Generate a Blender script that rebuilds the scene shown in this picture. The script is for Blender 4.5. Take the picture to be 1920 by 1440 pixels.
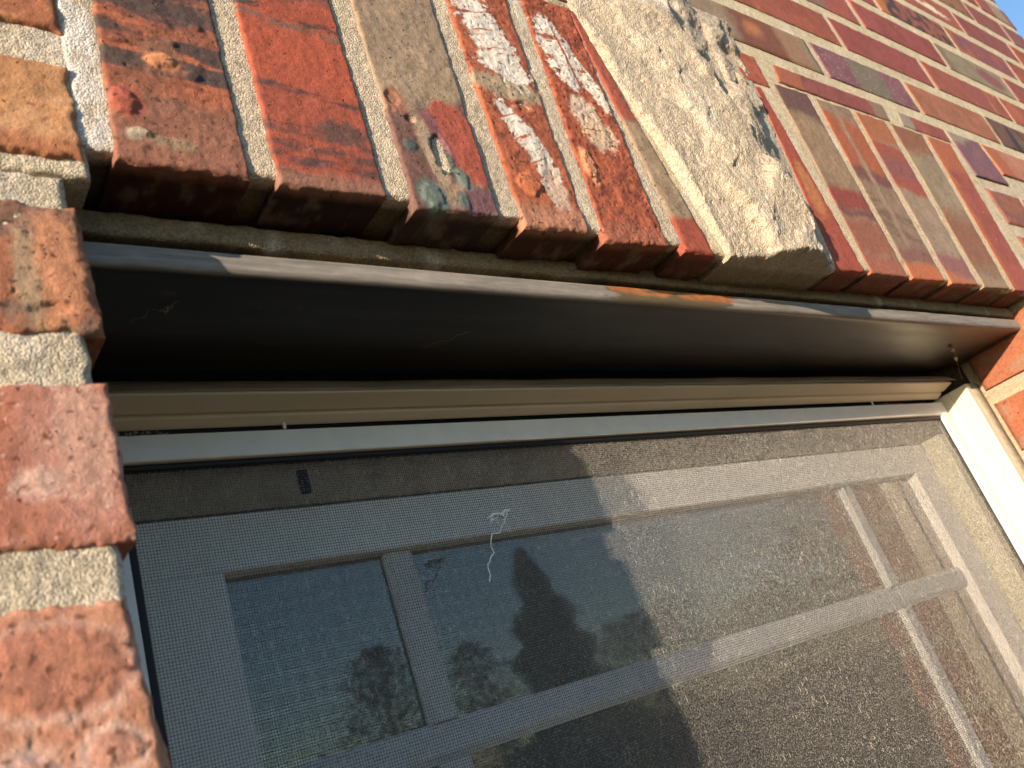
import bpy, math, random
import numpy as np
from mathutils import Matrix, Vector

# ------------------------------------------------------------------ clear
for o in list(bpy.data.objects):
    bpy.data.objects.remove(o, do_unlink=True)
scene = bpy.context.scene
COL = scene.collection
random.seed(7)
RNG = np.random.default_rng(11)

# ------------------------------------------------------------------ camera
# axes: x along the wall, y into the wall, z up; origin = lower left corner of
# the first upright brick over the window; metres.
cam = bpy.data.cameras.new("camera")
cam_o = bpy.data.objects.new("camera", cam)
COL.objects.link(cam_o)
cam.sensor_width = 36.0
cam.lens = 30.857
cam.clip_start = 0.01
cam.clip_end = 2000.0
RX = Vector((0.7758, -0.5452, -0.3177)).normalized()
FW = Vector((0.6310, 0.6749, 0.3826)).normalized()
UP = RX.cross(FW).normalized()
RX = FW.cross(UP).normalized()
M = Matrix((RX, UP, -FW)).transposed().to_4x4()
M.translation = Vector((-0.0898, -0.2606, -0.2433))
cam_o.matrix_world = M
cam.dof.use_dof = True
cam.dof.focus_distance = 0.55
cam.dof.aperture_fstop = 17.0
scene.camera = cam_o

# ------------------------------------------------------------------ sky + sun
SUN_TO = Vector((-2.60, -1.0, 0.475)).normalized()      # towards the sun
el = math.asin(SUN_TO.z)
az = math.atan2(SUN_TO.x, SUN_TO.y)
world = bpy.data.worlds.new("World")
scene.world = world
world.use_nodes = True
wn = world.node_tree
bg = wn.nodes["Background"]
sky = wn.nodes.new("ShaderNodeTexSky")
sky.sky_type = 'NISHITA'
sky.sun_disc = False
sky.sun_elevation = el
sky.sun_rotation = az
sky.altitude = 200
sky.air_density = 1.0
sky.dust_density = 0.4
sky.ozone_density = 2.8
wn.links.new(sky.outputs[0], bg.inputs[0])
bg.inputs[1].default_value = 0.14
sun = bpy.data.lights.new("sun", 'SUN')
sun.energy = 5.0
sun.angle = math.radians(0.5)
sun.color = (1.0, 0.81, 0.60)
sun_o = bpy.data.objects.new("sun", sun)
COL.objects.link(sun_o)
sun_o.rotation_euler = (-SUN_TO).to_track_quat('-Z', 'Y').to_euler()
sun_o.location = SUN_TO * 30

# ------------------------------------------------------------------ exposure
scene.render.engine = 'CYCLES'
vs = scene.view_settings
vs.view_transform = 'Standard'
vs.look = 'None'
vs.gamma = 1.0
vs.use_curve_mapping = False
vs.exposure = 1.08
scene.cycles.max_bounces = 10
scene.cycles.transparent_max_bounces = 24
scene.cycles.sample_clamp_indirect = 6.0

# ================================================================== helpers
_perm = RNG.permutation(256)
_perm = np.concatenate([_perm, _perm, _perm])
_g = RNG.normal(size=(256, 3))
_g /= np.linalg.norm(_g, axis=1)[:, None]


def pn(x, y, z):
    """vectorised gradient noise, about -1..1"""
    x, y, z = np.broadcast_arrays(np.asarray(x, float), np.asarray(y, float), np.asarray(z, float))
    xi = np.floor(x).astype(int); yi = np.floor(y).astype(int); zi = np.floor(z).astype(int)
    xf = x - xi; yf = y - yi; zf = z - zi
    u = xf * xf * xf * (xf * (xf * 6 - 15) + 10)
    v = yf * yf * yf * (yf * (yf * 6 - 15) + 10)
    t = zf * zf * zf * (zf * (zf * 6 - 15) + 10)
    r = 0
    for a in (0, 1):
        pa = _perm[(xi + a) & 255]
        for b in (0, 1):
            pb = _perm[pa + ((yi + b) & 255)]
            for c in (0, 1):
                h = _perm[pb + ((zi + c) & 255)]
                g = _g[h]
                d = g[..., 0] * (xf - a) + g[..., 1] * (yf - b) + g[..., 2] * (zf - c)
                r = r + d * (u if a else 1 - u) * (v if b else 1 - v) * (t if c else 1 - t)
    return r * 1.6


def fbm(x, y, z, o=4, gain=0.5):
    r = 0; a = 1.0; s = 0; f = 1.0
    for i in range(o):
        r = r + a * pn(x * f + 17.3 * i, y * f + 5.1 * i, z * f + 9.7 * i)
        s += a; a *= gain; f *= 2.03
    return r / s


def sst(e0, e1, x):
    t = np.clip((x - e0) / (e1 - e0 + 1e-12), 0, 1)
    return t * t * (3 - 2 * t)


def mesh_np(name, co, quads, col=None, smooth=True, tris=None, extra=None):
    me = bpy.data.meshes.new(name)
    co = np.asarray(co, np.float32)
    quads = np.asarray(quads, np.int32).reshape(-1, 4)
    parts = [quads.ravel()]; tot = [np.full(len(quads), 4, np.int32)]
    if tris is not None and len(tris):
        tris = np.asarray(tris, np.int32).reshape(-1, 3)
        parts.append(tris.ravel()); tot.append(np.full(len(tris), 3, np.int32))
    if extra is not None:
        for e in extra:
            parts.append(np.asarray(e, np.int32)); tot.append(np.array([len(e)], np.int32))
    li = np.concatenate(parts); lt = np.concatenate(tot)
    ls = np.concatenate([[0], np.cumsum(lt)[:-1]]).astype(np.int32)
    me.vertices.add(len(co)); me.vertices.foreach_set("co", co.ravel())
    me.loops.add(len(li)); me.loops.foreach_set("vertex_index", li)
    me.polygons.add(len(lt)); me.polygons.foreach_set("loop_start", ls)
    me.polygons.foreach_set("loop_total", lt)
    me.polygons.foreach_set("use_smooth", np.full(len(lt), smooth, bool))
    if col is not None:
        a = me.color_attributes.new("Col", 'FLOAT_COLOR', 'POINT')
        c = np.ones((len(co), 4), np.float32); c[:, :col.shape[1]] = col
        a.data.foreach_set("color", c.ravel())
    me.update(calc_edges=True)
    me.validate()
    return me


def link(name, me, mat=None, parent=None, loc=None):
    o = bpy.data.objects.new(name, me)
    COL.objects.link(o)
    if mat is not None and me is not None:
        me.materials.append(mat)
    if loc is not None:
        o.location = loc
    if parent is not None:
        o.parent = parent
        o.matrix_parent_inverse = Matrix.Identity(4)
        o.location = Vector(o.location) - Vector(parent.location)
    return o


def tag(o, label=None, cat=None, group=None, kind=None):
    if label: o["label"] = label
    if cat: o["category"] = cat
    if group: o["group"] = group
    if kind: o["kind"] = kind
    return o


def empty(name, loc, label, cat, group=None):
    o = bpy.data.objects.new(name, None)
    COL.objects.link(o)
    o.location = loc
    o.empty_display_size = 0.05
    return tag(o, label, cat, group)


# ------------------------------------------------------------------ materials
def mat_new(name):
    m = bpy.data.materials.new(name)
    m.use_nodes = True
    nt = m.node_tree
    return m, nt, nt.nodes["Principled BSDF"]


def n_noise(nt, vec, scale, detail=4, rough=0.55):
    n = nt.nodes.new("ShaderNodeTexNoise")
    n.inputs["Scale"].default_value = scale
    n.inputs["Detail"].default_value = detail
    n.inputs["Roughness"].default_value = rough
    nt.links.new(vec, n.inputs["Vector"])
    return n.outputs["Fac"]


def n_math(nt, op, a, b):
    n = nt.nodes.new("ShaderNodeMath"); n.operation = op
    for i, v in enumerate((a, b)):
        if hasattr(v, "links"): nt.links.new(v, n.inputs[i])
        else: n.inputs[i].default_value = v
    return n.outputs[0]


def n_range(nt, f, a, b, lo, hi):
    n = nt.nodes.new("ShaderNodeMapRange")
    nt.links.new(f, n.inputs[0])
    for i, v in enumerate((a, b, lo, hi)): n.inputs[i + 1].default_value = v
    return n.outputs[0]


def n_scale(nt, c, f):
    n = nt.nodes.new("ShaderNodeVectorMath"); n.operation = 'SCALE'
    nt.links.new(c, n.inputs[0])
    if hasattr(f, "links"): nt.links.new(f, n.inputs["Scale"])
    else: n.inputs["Scale"].default_value = f
    return n.outputs[0]


def n_bump(nt, h, dist, strength=1.0, nrm=None):
    n = nt.nodes.new("ShaderNodeBump")
    n.inputs["Strength"].default_value = strength
    n.inputs["Distance"].default_value = dist
    nt.links.new(h, n.inputs["Height"])
    if nrm is not None: nt.links.new(nrm, n.inputs["Normal"])
    return n.outputs[0]


def vcol_mat(name, grain=900, lo=0.75, hi=1.25, mid=220, mlo=0.82, mhi=1.18, bump=0.0005,
             bump2=0.0, rough=0.85, spec=0.25, aniso=None, grains=0, glo=.7, ghi=1.3, gbump=0.0, pit=0.0):
    """colour from the mesh's own colour attribute with grain and fine relief on top"""
    m, nt, p = mat_new(name)
    at = nt.nodes.new("ShaderNodeAttribute"); at.attribute_name = "Col"
    geo = nt.nodes.new("ShaderNodeNewGeometry")
    vec = geo.outputs["Position"]
    if aniso:
        mp = nt.nodes.new("ShaderNodeVectorMath"); mp.operation = 'MULTIPLY'
        nt.links.new(vec, mp.inputs[0]); mp.inputs[1].default_value = aniso
        vec = mp.outputs[0]
    g1 = n_noise(nt, vec, grain, 4, 0.65)
    g2 = n_noise(nt, vec, mid, 5, 0.65)
    f = n_math(nt, 'MULTIPLY', n_range(nt, g1, 0.3, 0.7, lo, hi), n_range(nt, g2, 0.3, 0.7, mlo, mhi))
    nb = n_bump(nt, g1, bump, 1.0)
    if bump2: nb = n_bump(nt, g2, bump2, 1.0, nb)
    if grains:                                      # single sand grains
        vo = nt.nodes.new("ShaderNodeTexVoronoi"); vo.inputs["Scale"].default_value = grains
        nt.links.new(vec, vo.inputs["Vector"])
        sx = nt.nodes.new("ShaderNodeSeparateXYZ"); nt.links.new(vo.outputs["Color"], sx.inputs[0])
        f = n_math(nt, 'MULTIPLY', f, n_range(nt, sx.outputs[0], 0, 1, glo, ghi))
        if gbump: nb = n_bump(nt, n_math(nt, 'MULTIPLY', vo.outputs["Distance"], -1.0), gbump, 1.0, nb)
    if pit:                                         # small dark pores
        pp = n_noise(nt, vec, pit, 2, 0.5)
        f = n_math(nt, 'MULTIPLY', f, n_range(nt, pp, 0.69, 0.75, 1.0, 0.45))
        nb = n_bump(nt, n_range(nt, pp, 0.67, 0.75, 1.0, 0.0), 0.0006, 1.0, nb)
    nt.links.new(n_scale(nt, at.outputs["Color"], f), p.inputs["Base Color"])
    nt.links.new(nb, p.inputs["Normal"])
    # alpha of the attribute carries gloss: 1 = dull, 0 = shiny
    nt.links.new(n_range(nt, at.outputs["Alpha"], 0, 1, 0.28, rough), p.inputs["Roughness"])
    p.inputs["Specular IOR Level"].default_value = spec
    return m


def plain_mat(name, col, rough=0.5, spec=0.4, grain=0, amt=0.06, bump=0.0, aniso=None, metal=0.0):
    m, nt, p = mat_new(name)
    p.inputs["Base Color"].default_value = (*col, 1)
    p.inputs["Roughness"].default_value = rough
    p.inputs["Specular IOR Level"].default_value = spec
    p.inputs["Metallic"].default_value = metal
    if grain:
        geo = nt.nodes.new("ShaderNodeNewGeometry")
        vec = geo.outputs["Position"]
        if aniso:
            mp = nt.nodes.new("ShaderNodeVectorMath"); mp.operation = 'MULTIPLY'
            nt.links.new(vec, mp.inputs[0]); mp.inputs[1].default_value = aniso
            vec = mp.outputs[0]
        g = n_noise(nt, vec, grain, 5, 0.65)
        rgb = nt.nodes.new("ShaderNodeRGB"); rgb.outputs[0].default_value = (*col, 1)
        nt.links.new(n_scale(nt, rgb.outputs[0], n_range(nt, g, 0.3, 0.7, 1 - amt, 1 + amt)), p.inputs["Base Color"])
        if bump: nt.links.new(n_bump(nt, g, bump, 0.8), p.inputs["Normal"])
    return m


BRICK = vcol_mat("brick_clay", grain=1300, lo=0.82, hi=1.18, mid=300, mlo=0.80, mhi=1.20, bump=0.00035, bump2=0.0005, pit=330, spec=.2)
MORTAR = vcol_mat("mortar_sand", grain=1500, lo=0.75, hi=1.25, mid=330, mlo=0.85, mhi=1.15, bump=0.0004, bump2=0.0006, rough=0.95, spec=0.1, grains=1350, glo=.72, ghi=1.24, gbump=.0006)
STONE = vcol_mat("limestone", grain=1000, lo=0.72, hi=1.28, mid=220, mlo=0.86, mhi=1.14, bump=0.0007, bump2=0.0010, rough=0.95, spec=0.1, grains=900, glo=.82, ghi=1.15, gbump=.0006)
STEEL = vcol_mat("painted_steel", grain=420, lo=0.80, hi=1.2, mid=120, mlo=0.88, mhi=1.12, bump=0.00012, rough=0.62, spec=0.5, aniso=(0.12, 1, 1))

# ================================================================== brick maker
def paint(lx, lz, yd, W, H, spec, seed):
    """per-vertex clay colour; lx, lz in mm from the lower left corner, yd mm behind the face"""
    s = seed * 13.7
    base = np.array(spec["base"], float)
    c = np.tile(base, (len(lx), 1))
    gloss = np.ones(len(lx))
    v = fbm(lx / 24 + s, lz / 24, yd / 24 + s, 4)
    c *= (1 + 0.30 * v)[:, None]
    v = fbm(lx / 6 + s, lz / 6, yd / 6 + s, 3)
    c *= (1 + 0.20 * v)[:, None]
    for L in spec.get("layers", ()):
        k = L[0]; col = np.array(L[1], float)
        if k == "patch":          # scale, threshold, softness
            n = fbm(lx / L[2] + s + 31, lz / L[2] + 7, yd / L[2], 4)
            m = sst(L[3], L[3] + L[4], n)
        elif k == "bands":        # pitch mm across z, threshold, softness, tilt
            zz = lz + lx * L[5] + 4 * fbm(lx / 30 + s, lz / 30, 3.3, 2)
            n = fbm(lx / 90 + s, zz / L[2] + s, 1.7, 4, 0.6)
            m = sst(L[3], L[3] + L[4], n)
        elif k == "vbands":
            n = fbm(lx / L[2] + s, lz / 90 + s, 5.7, 4, 0.6)
            m = sst(L[3], L[3] + L[4], n)
        elif k == "zone":         # between z0 and z1, wobble, softness
            zz = lz + (L[6] * lx if len(L) > 6 else 0) + L[4] * fbm(lx / 22 + s, lz / 22 + 3, 8.1, 3)
            m = sst(L[2] - L[5], L[2] + L[5], zz) * (1 - sst(L[3] - L[5], L[3] + L[5], zz))
            if 0 < L[2] and L[3] - L[2] < 8: m = m * sst(-.35, .15, fbm(lx / 16 + s, lz / 5, L[2], 4, .6))
        elif k == "xzone":
            xx = lx + L[4] * fbm(lx / 22 + s, lz / 22 + 3, 6.1, 3)
            m = sst(L[2] - L[5], L[2] + L[5], xx) * (1 - sst(L[3] - L[5], L[3] + L[5], xx))
        elif k == "blob":         # cx, cz, rx, rz, rot, wobble, soft
            cx, cz, rx, rz, rot, wob, so = L[2:9]
            dx = lx - cx; dz = lz - cz; ca, sa = math.cos(rot), math.sin(rot)
            a = (dx * ca + dz * sa) / rx; b = (-dx * sa + dz * ca) / rz
            d = np.sqrt(a * a + b * b) + wob * fbm(lx / 5 + s, lz / 5 + cx, 2.2, 4, 0.6)
            m = 1 - sst(1 - so, 1 + so, d)
            if len(L) > 9 and L[9] != "gloss":        # broken up by scratches along the long axis
                sc = fbm((dx * ca + dz * sa) / 22 + s, (-dx * sa + dz * ca) / L[9], 1.1, 4, 0.65)
                m = m * sst(-0.30, -0.16, sc)
        elif k == "speck":        # scale, threshold
            n = pn(lx / L[2] + s, lz / L[2] + 3, yd / L[2] + 9)
            m = sst(L[3], L[3] + 0.1, n)
        op = 1.0
        if k in ("patch", "bands", "vbands", "speck") and len(L) > 6: op = L[6]
        m = m * op
        if isinstance(L[-1], str): gloss = gloss * (1 - m)
        tex = 1 + 0.12 * fbm(lx / 4 + s, lz / 4, yd / 4 + 5, 3)
        c = c * (1 - m)[:, None] + (col[None, :] * tex[:, None]) * m[:, None]
    lum = c @ np.array([.35, .5, .15])
    c = (c * .90 + lum[:, None] * .10) * .97
    # crushed, dusty clay on the side faces; upright bricks have underside shade mixed in
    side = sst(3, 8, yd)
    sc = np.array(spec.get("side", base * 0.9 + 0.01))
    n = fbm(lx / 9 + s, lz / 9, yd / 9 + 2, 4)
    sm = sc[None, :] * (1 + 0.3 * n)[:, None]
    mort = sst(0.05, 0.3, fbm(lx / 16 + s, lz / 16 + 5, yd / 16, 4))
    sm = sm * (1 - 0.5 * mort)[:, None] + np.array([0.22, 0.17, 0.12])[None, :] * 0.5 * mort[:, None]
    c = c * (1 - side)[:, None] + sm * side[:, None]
    return np.clip(np.concatenate([c, gloss[:, None]], 1), 0.004, 1)


def slab(quad, y0=0.0, depth=0.09, sp=0.001, r=0.003, wob=0.0005, relief=0.0004, edge=0.0009, relief_mm=7.0,
         spec=None, seed=0, hfn=None, rings=None, colfn=None, gx=None):
    """one irregular block: a fine front sheet inside the quad TL,TR,BR,BL (x,z) and side walls behind it"""
    TL, TR, BR, BL = [np.array(q, float) for q in quad]
    W = 0.5 * (np.linalg.norm(TR - TL) + np.linalg.norm(BR - BL))
    H = 0.5 * (np.linalg.norm(TL - BL) + np.linalg.norm(TR - BR))
    nu = max(6, int(W / sp)); nv = max(6, int(H / sp))
    uu = np.linspace(0, 1, nu + 1) if gx is None else gx
    nu = len(uu) - 1
    vv = np.linspace(0, 1, nv + 1)
    # thin rows right at the rim keep its curve round
    e = min(0.0006 / W, 0.3 / nu); uu = np.sort(np.concatenate([uu, [e, 1 - e]])); nu += 2
    e = min(0.0006 / H, 0.3 / nv); vv = np.sort(np.concatenate([vv, [e, 1 - e]])); nv += 2
    U, V = np.meshgrid(uu, vv, indexing='ij')
    U = U.ravel(); V = V.ravel()
    P = ((1 - U) * V)[:, None] * TL + (U * V)[:, None] * TR + (U * (1 - V))[:, None] * BR + ((1 - U) * (1 - V))[:, None] * BL
    x = P[:, 0]; z = P[:, 1]
    s = seed * 3.1
    lx = U * W * 1000; lz = V * H * 1000
    d = np.minimum(np.minimum(lx, W * 1000 - lx), np.minimum(lz, H * 1000 - lz)) / 1000
    dd = d + edge * (fbm(x * 120 + s, z * 120, s, 4) - 0.10) * (d > 0)
    q = np.clip((r - dd) / r, 0, 1)
    y = y0 + r * (1 - np.sqrt(np.clip(1 - q * q, 0, 1)))
    k = 1000 / relief_mm
    inner = sst(0, 0.003, d)
    y = y - relief * (0.35 + 0.65 * inner) * fbm(x * k + s, z * k, s + 4, 4, 0.55) * 1.6
    y = y - relief * 1.5 * fbm(x * 45 + s, z * 45, s + 9, 2)
    if hfn is not None:
        y = y - hfn(lx, lz) * sst(0, 0.0015, d + 0.0004)
    wx = wob * fbm(x * 110 + s, z * 110, 3.0 + s, 3) * 1.8
    wz = wob * fbm(x * 110 + s, z * 110, 50.0 + s, 3) * 1.8
    co = np.stack([x + wx, y, z + wz], 1)
    idx = np.arange((nu + 1) * (nv + 1)).reshape(nu + 1, nv + 1)
    a = idx[:-1, :-1].ravel(); b = idx[1:, :-1].ravel(); c = idx[1:, 1:].ravel(); dq = idx[:-1, 1:].ravel()
    quads = [np.stack([a, b, c, dq], 1)]
    loop = np.concatenate([idx[:-1, 0], idx[-1, :-1], idx[:0:-1, -1], idx[0, :0:-1]])
    nl = len(loop)
    if rings is None: rings = (0.003, 0.008, 0.02, depth)
    rp = co[loop]; cen = co.mean(0)
    base = len(co); allc = [co]; prev = loop
    LX = [lx]; LZ = [lz]; YD = [np.maximum((y - y0) * 1000, 0)]
    out = rp[:, [0, 2]] - cen[[0, 2]]; out /= np.linalg.norm(out, axis=1)[:, None]
    for t in rings:
        yy = y0 + r * 0.6 + t
        n = fbm(rp[:, 0] * 160 + s, yy * 160, rp[:, 2] * 160 + s, 4) * 0.0012
        q3 = np.stack([rp[:, 0] + out[:, 0] * n, np.maximum(np.full(nl, yy), rp[:, 1] + t * 0.4), rp[:, 2] + out[:, 1] * n], 1)
        allc.append(q3)
        cur = np.arange(base, base + nl); base += nl
        nx_p = np.roll(prev, -1); nx_c = np.roll(cur, -1)
        quads.append(np.stack([prev, cur, nx_c, nx_p], 1))
        LX.append(lx[loop]); LZ.append(lz[loop]); YD.append(np.full(nl, t * 1000 + 1))
        prev = cur
    co = np.concatenate(allc); quads = np.concatenate(quads)
    LX = np.concatenate(LX); LZ = np.concatenate(LZ); YD = np.concatenate(YD)
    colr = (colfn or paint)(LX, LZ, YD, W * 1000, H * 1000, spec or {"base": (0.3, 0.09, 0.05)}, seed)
    cc = np.array([co[:, 0].mean(), y0, co[:, 2].mean()])
    me = mesh_np("brick", co - cc, quads, colr, extra=[prev[::-1]])
    return me, Vector(cc)


wall = empty("brick_wall", (0, 0, -2.3), "sunlit red brick wall with upright bricks and a stone keystone over the window", "wall")


def brick(quad_mm, spec, seed, sp=0.001, name="brick", label=None, **kw):
    q = [(a / 1000, b / 1000) for a, b in quad_mm]
    me, cc = slab(q, sp=sp, spec=spec, seed=seed, **kw)
    o = link(name, me, BRICK, wall, cc)
    if label: o["label"] = label
    return o


# clay colours
RED = (0.330, 0.078, 0.036); ORANGE = (0.43, 0.125, 0.048); MAROON = (0.235, 0.066, 0.056)
CHAR = (0.085, 0.055, 0.048); TAN = (0.285, 0.205, 0.135); PURPLE = (0.165, 0.075, 0.085)
BROWN = (0.20, 0.095, 0.055); WHITE = (0.62, 0.56, 0.49); OCHRE = (0.46, 0.215, 0.085)
SAND = (0.42, 0.34, 0.24)


def bumps(lst, extra=None):
    def f(lx, lz):
        h = np.zeros(len(lx))
        for (cx, cz, rx, rz, amp) in lst:
            d = np.sqrt(((lx - cx) / rx) ** 2 + ((lz - cz) / rz) ** 2) + 0.35 * fbm(lx / 4 + cx, lz / 4, 1.5, 3)
            h += amp / 1000 * (1 - sst(0.55, 1.0, d))
        if extra is not None: h += extra(lx, lz)
        return h
    return f


def pits(scale, thr, depth):
    def f(lx, lz):
        n = fbm(lx / scale + 3, lz / scale, 7.7, 3)
        return -depth / 1000 * sst(thr, thr + 0.15, n)
    return f


def rough_bottom(zmax, amp, sc=3.0):
    """torn clay towards the lower edge"""
    def f(lx, lz):
        return .25 * amp / 1000 * (1 - sst(zmax * 0.2, zmax, lz)) * fbm(lx / sc + 9, lz / (sc * 1.2), 2.1, 4, 0.65)
    return f


def add(*fs):
    return lambda lx, lz: sum(f(lx, lz) for f in fs)


SOLD_R = (0.0015, 0.003, 0.005, 0.008, 0.011, 0.015, 0.019, 0.023, 0.028, 0.034, 0.06, 0.09)

# ---- upright bricks left of the keystone --------------------------------
brick([(9, 205), (60, 205), (56, 3), (3, 2)],
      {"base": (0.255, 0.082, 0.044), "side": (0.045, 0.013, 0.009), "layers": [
          ("bands", CHAR, 13, -.10, 0.2, 0.05), ("bands", (0.36, 0.105, 0.045), 9, 0.14, 0.12, 0.05),
          ("patch", (0.22, 0.095, 0.06), 30, 0.08, 0.25),
          ("zone", (0.255, 0.105, 0.065), -5, 38, 10, 10), ("blob", SAND, 9, 15, 5, 3.0, 0.1, 0.5, .3),
          ("blob", (0.27, .17, .10), 22, 13, 10, 3.5, -.1, .5, .35), ("blob", (.48, .19, .08), 24, 58, 7, 5, -.4, .4, .2),
          ("blob", (.36, .085, .05), 7, 31, 7, 8, 0, .4, .2), ("speck", (0.07, 0.03, 0.025), 2.6, 0.52)]},
      1, 0.0008, relief=0.0005, rings=SOLD_R, r=0.0016, edge=0.0011,
      hfn=add(bumps([(24, 58, 7, 5, 1.1), (6, 31, 7, 8, 1.3), (36, 53, 4, 3, .9), (10, 16, 6, 3.5, .9), (42, 84, 3, 2.5, 1), (30, 70, 2.5, 2, .7), (8, 66, 5, 2, .8)]),
              pits(3.5, .42, .8), rough_bottom(14, 1.6)),
      name="upright_brick", label="dark banded red brick, first upright from the left jamb")
brick([(73, 205), (129, 205), (121, 4), (68, 2)],
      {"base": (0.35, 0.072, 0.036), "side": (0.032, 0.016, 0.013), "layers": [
          ("zone", (0.19, 0.07, 0.05), 122, 160, 16, 9), ("bands", CHAR, 10, 0.30, 0.12, 0.02),
          ("zone", (0.17, 0.105, 0.08), 103, 108, 3, 2, .1), ("zone", (0.37, 0.076, 0.036), 62, 104, 5, 4, .1),
          ("zone", (0.32, 0.072, 0.04), 28, 64, 8, 6, .1),
          ("zone", (.10, .05, .045), 59, 62.5, 1, 1.2, .12), ("zone", (.12, .055, .045), 31, 38, 2, 2, .1), ("bands", (.15,.06,.045), 4, .12, .2, .1, .0), ("blob", (.13,.06,.05), 40, 36, 14, 7, -.1, .6, .3),
          ("zone", (.13, .055, .045), 21, 27, 1.5, 2.2, .08), ("zone", (.11, .05, .045), 13, 19.5, 1.5, 1.8, .08),
          ("zone", (.26, .12, .08), -4, 8, 5, 4), ("speck", (.08, .03, .025), 2.4, .60)]},
      2, 0.0008, relief=0.00028, rings=SOLD_R, r=0.0015, edge=0.0009,
      hfn=add(pits(3.0, .55, .6), rough_bottom(9, 1.8)), name="upright_brick",
      label="smooth orange red brick with dark streaks, second upright from the left jamb")
brick([(142, 205), (202, 205), (186, 2), (135, -1)],
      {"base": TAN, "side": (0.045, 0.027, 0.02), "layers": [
          ("zone", (.16, .08, .065), -10, 62, 7, 5, -.32), ("blob", (.33, .072, .042), 44, 48, 17, 30, .25, .16, .06),
          ("blob", (.20, .075, .085), 30, 44, 5, 26, .2, .2, .3),
          ("blob", (.38, .27, .175), 22, 34, 5, 34, .15, .4, .35), ("blob", (.30, .20, .13), 32, 12, 20, 7, .1, .5, .4),
          ("blob", (.16, .075, .085), 44, 8, 15, 9, .1, .25, .2), ("blob", (.30, .13, .08), 8, 70, 7, 9, 0, .5, .3),
          ("blob", (.075, .095, .08), 9, 40, 5, 4, .2, .3, .15, "gloss"), ("blob", (.03, .04, .036), 28, 37, 6, 14, .30, .3, .12, "gloss"),
          ("blob", (.13, .155, .13), 37, 22, 5, 8, .35, .35, .15, "gloss"), ("blob", (.12, .145, .12), 13, 9, 9, 11, .3, .3, .12, "gloss"),
          ("blob", (.09, .11, .095), 33, 7, 4, 6, .1, .35, .2, "gloss"), ("speck", (.06, .035, .03), 2.0, .62)]},
      3, 0.0008, relief=0.0004, rings=SOLD_R, r=0.0016, edge=0.001,
      hfn=add(bumps([(28, 37, 6, 14, -3.2), (37, 22, 4, 7, 1.0), (13, 9, 8, 9, 1.2), (9, 40, 5, 4, .8), (33, 7, 4, 6, .7), (7, 72, 5, 6, -1.2), (14, 58, 4, 3, -1.5)]),
              lambda lx, lz: .0004 * (lz < 66) * 1.0, rough_bottom(12, 1.2, 5)), name="upright_brick",
      label="upright brick with sandy grey top and green glassy chips low down")
brick([(213, 205), (267, 205), (248, 0), (201, -3)],
      {"base": (0.345, 0.092, 0.040), "side": (0.07, 0.03, 0.018), "layers": [
          ("patch", (.26, .07, .035), 14, .08, .2), ("blob", (.33, .25, .16), 24, 104, 28, 9, -.1, .35, .3),
          ("blob", WHITE, 24, 148, 15, 40, .25, .75, .08, 3.5), ("blob", WHITE, 28, 122, 20, 9, -.35, .8, .12, 3.0),
          ("blob", WHITE, 27, 62, 9, 33, .42, .65, .08, 4.0), ("blob", (.62, .53, .43), 33, 34, 8, 22, .15, .7, .1, 3.0),
          ("blob", (.52, .36, .27), 36, 26, 7, 20, .1, .6, .3), ("blob", (.44, .125, .048), 15, 30, 10, 9, .1, .35, .12),
          ("zone", (.38, .165, .095), -5, 16, 5, 6), ("speck", (.09, .03, .02), 2.8, .52)]},
      4, 0.0008, relief=0.0006, rings=SOLD_R, r=0.0018, edge=0.0014,
      hfn=add(bumps([(15, 30, 10, 9, 1.4), (27, 62, 9, 33, .5), (24, 148, 15, 40, .5), (33, 92, 6, 5, -1.3)]), pits(3.2, .36, .8), rough_bottom(14, 1.8, 2.4)),
      name="upright_brick", label="orange red upright brick smeared with white, fourth from the left jamb")
brick([(281, 205), (328, 205), (313, -2), (259, -5)],
      {"base": (0.32, 0.078, 0.034), "side": (0.08, 0.03, 0.018), "layers": [
          ("patch", (.23, .056, .03), 11, .05, .2), ("blob", WHITE, 18, 155, 15, 34, .10, .40, .06, 9),
          ("blob", (.66, .57, .47), 38, 134, 7, 27, .3, .4, .1, 6), ("blob", (.33, .075, .035), 24.5, 150, 1.3, 32, .15, .2, .2),
          ("blob", (.56, .42, .31), 22, 104, 12, 13, .2, .5, .2), ("blob", (.52, .36, .24), 27, 86, 15, 15, .15, .6, .12, 1.6),
          ("blob", (.55, .22, .10), 8, 56, 6, 15, .15, .2, .12), ("zone", (.32, .10, .055), -5, 12, 5, 6),
          ("speck", (.10, .035, .02), 2.4, .45), ("speck", (.62, .5, .42), 3.4, .74)]},
      5, 0.0008, relief=0.0007, rings=SOLD_R, r=0.0018, edge=0.0014,
      hfn=add(bumps([(8, 56, 6, 15, 1.7), (18, 155, 15, 34, .45), (27, 86, 14, 14, .5)]), pits(2.8, .30, .9), rough_bottom(14, 1.8, 2.4)),
      name="upright_brick", label="rough orange red upright brick with white scratched patch, fifth from the left jamb")
brick([(326, 205), (332, 205), (358, -4), (327, -4)],
      {"base": (0.29, 0.205, 0.13), "side": (0.11, 0.045, 0.03), "layers": [
          ("zone", (.31, .072, .042), 108, 230, 8, 4), ("zone", (.31, .065, .035), -10, 28, 8, 3), ("speck", (.08, .04, .03), 2.4, .58)]},
      6, 0.001, rings=SOLD_R, name="upright_brick", label="thin cut wedge of brick along the left side of the keystone")

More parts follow.
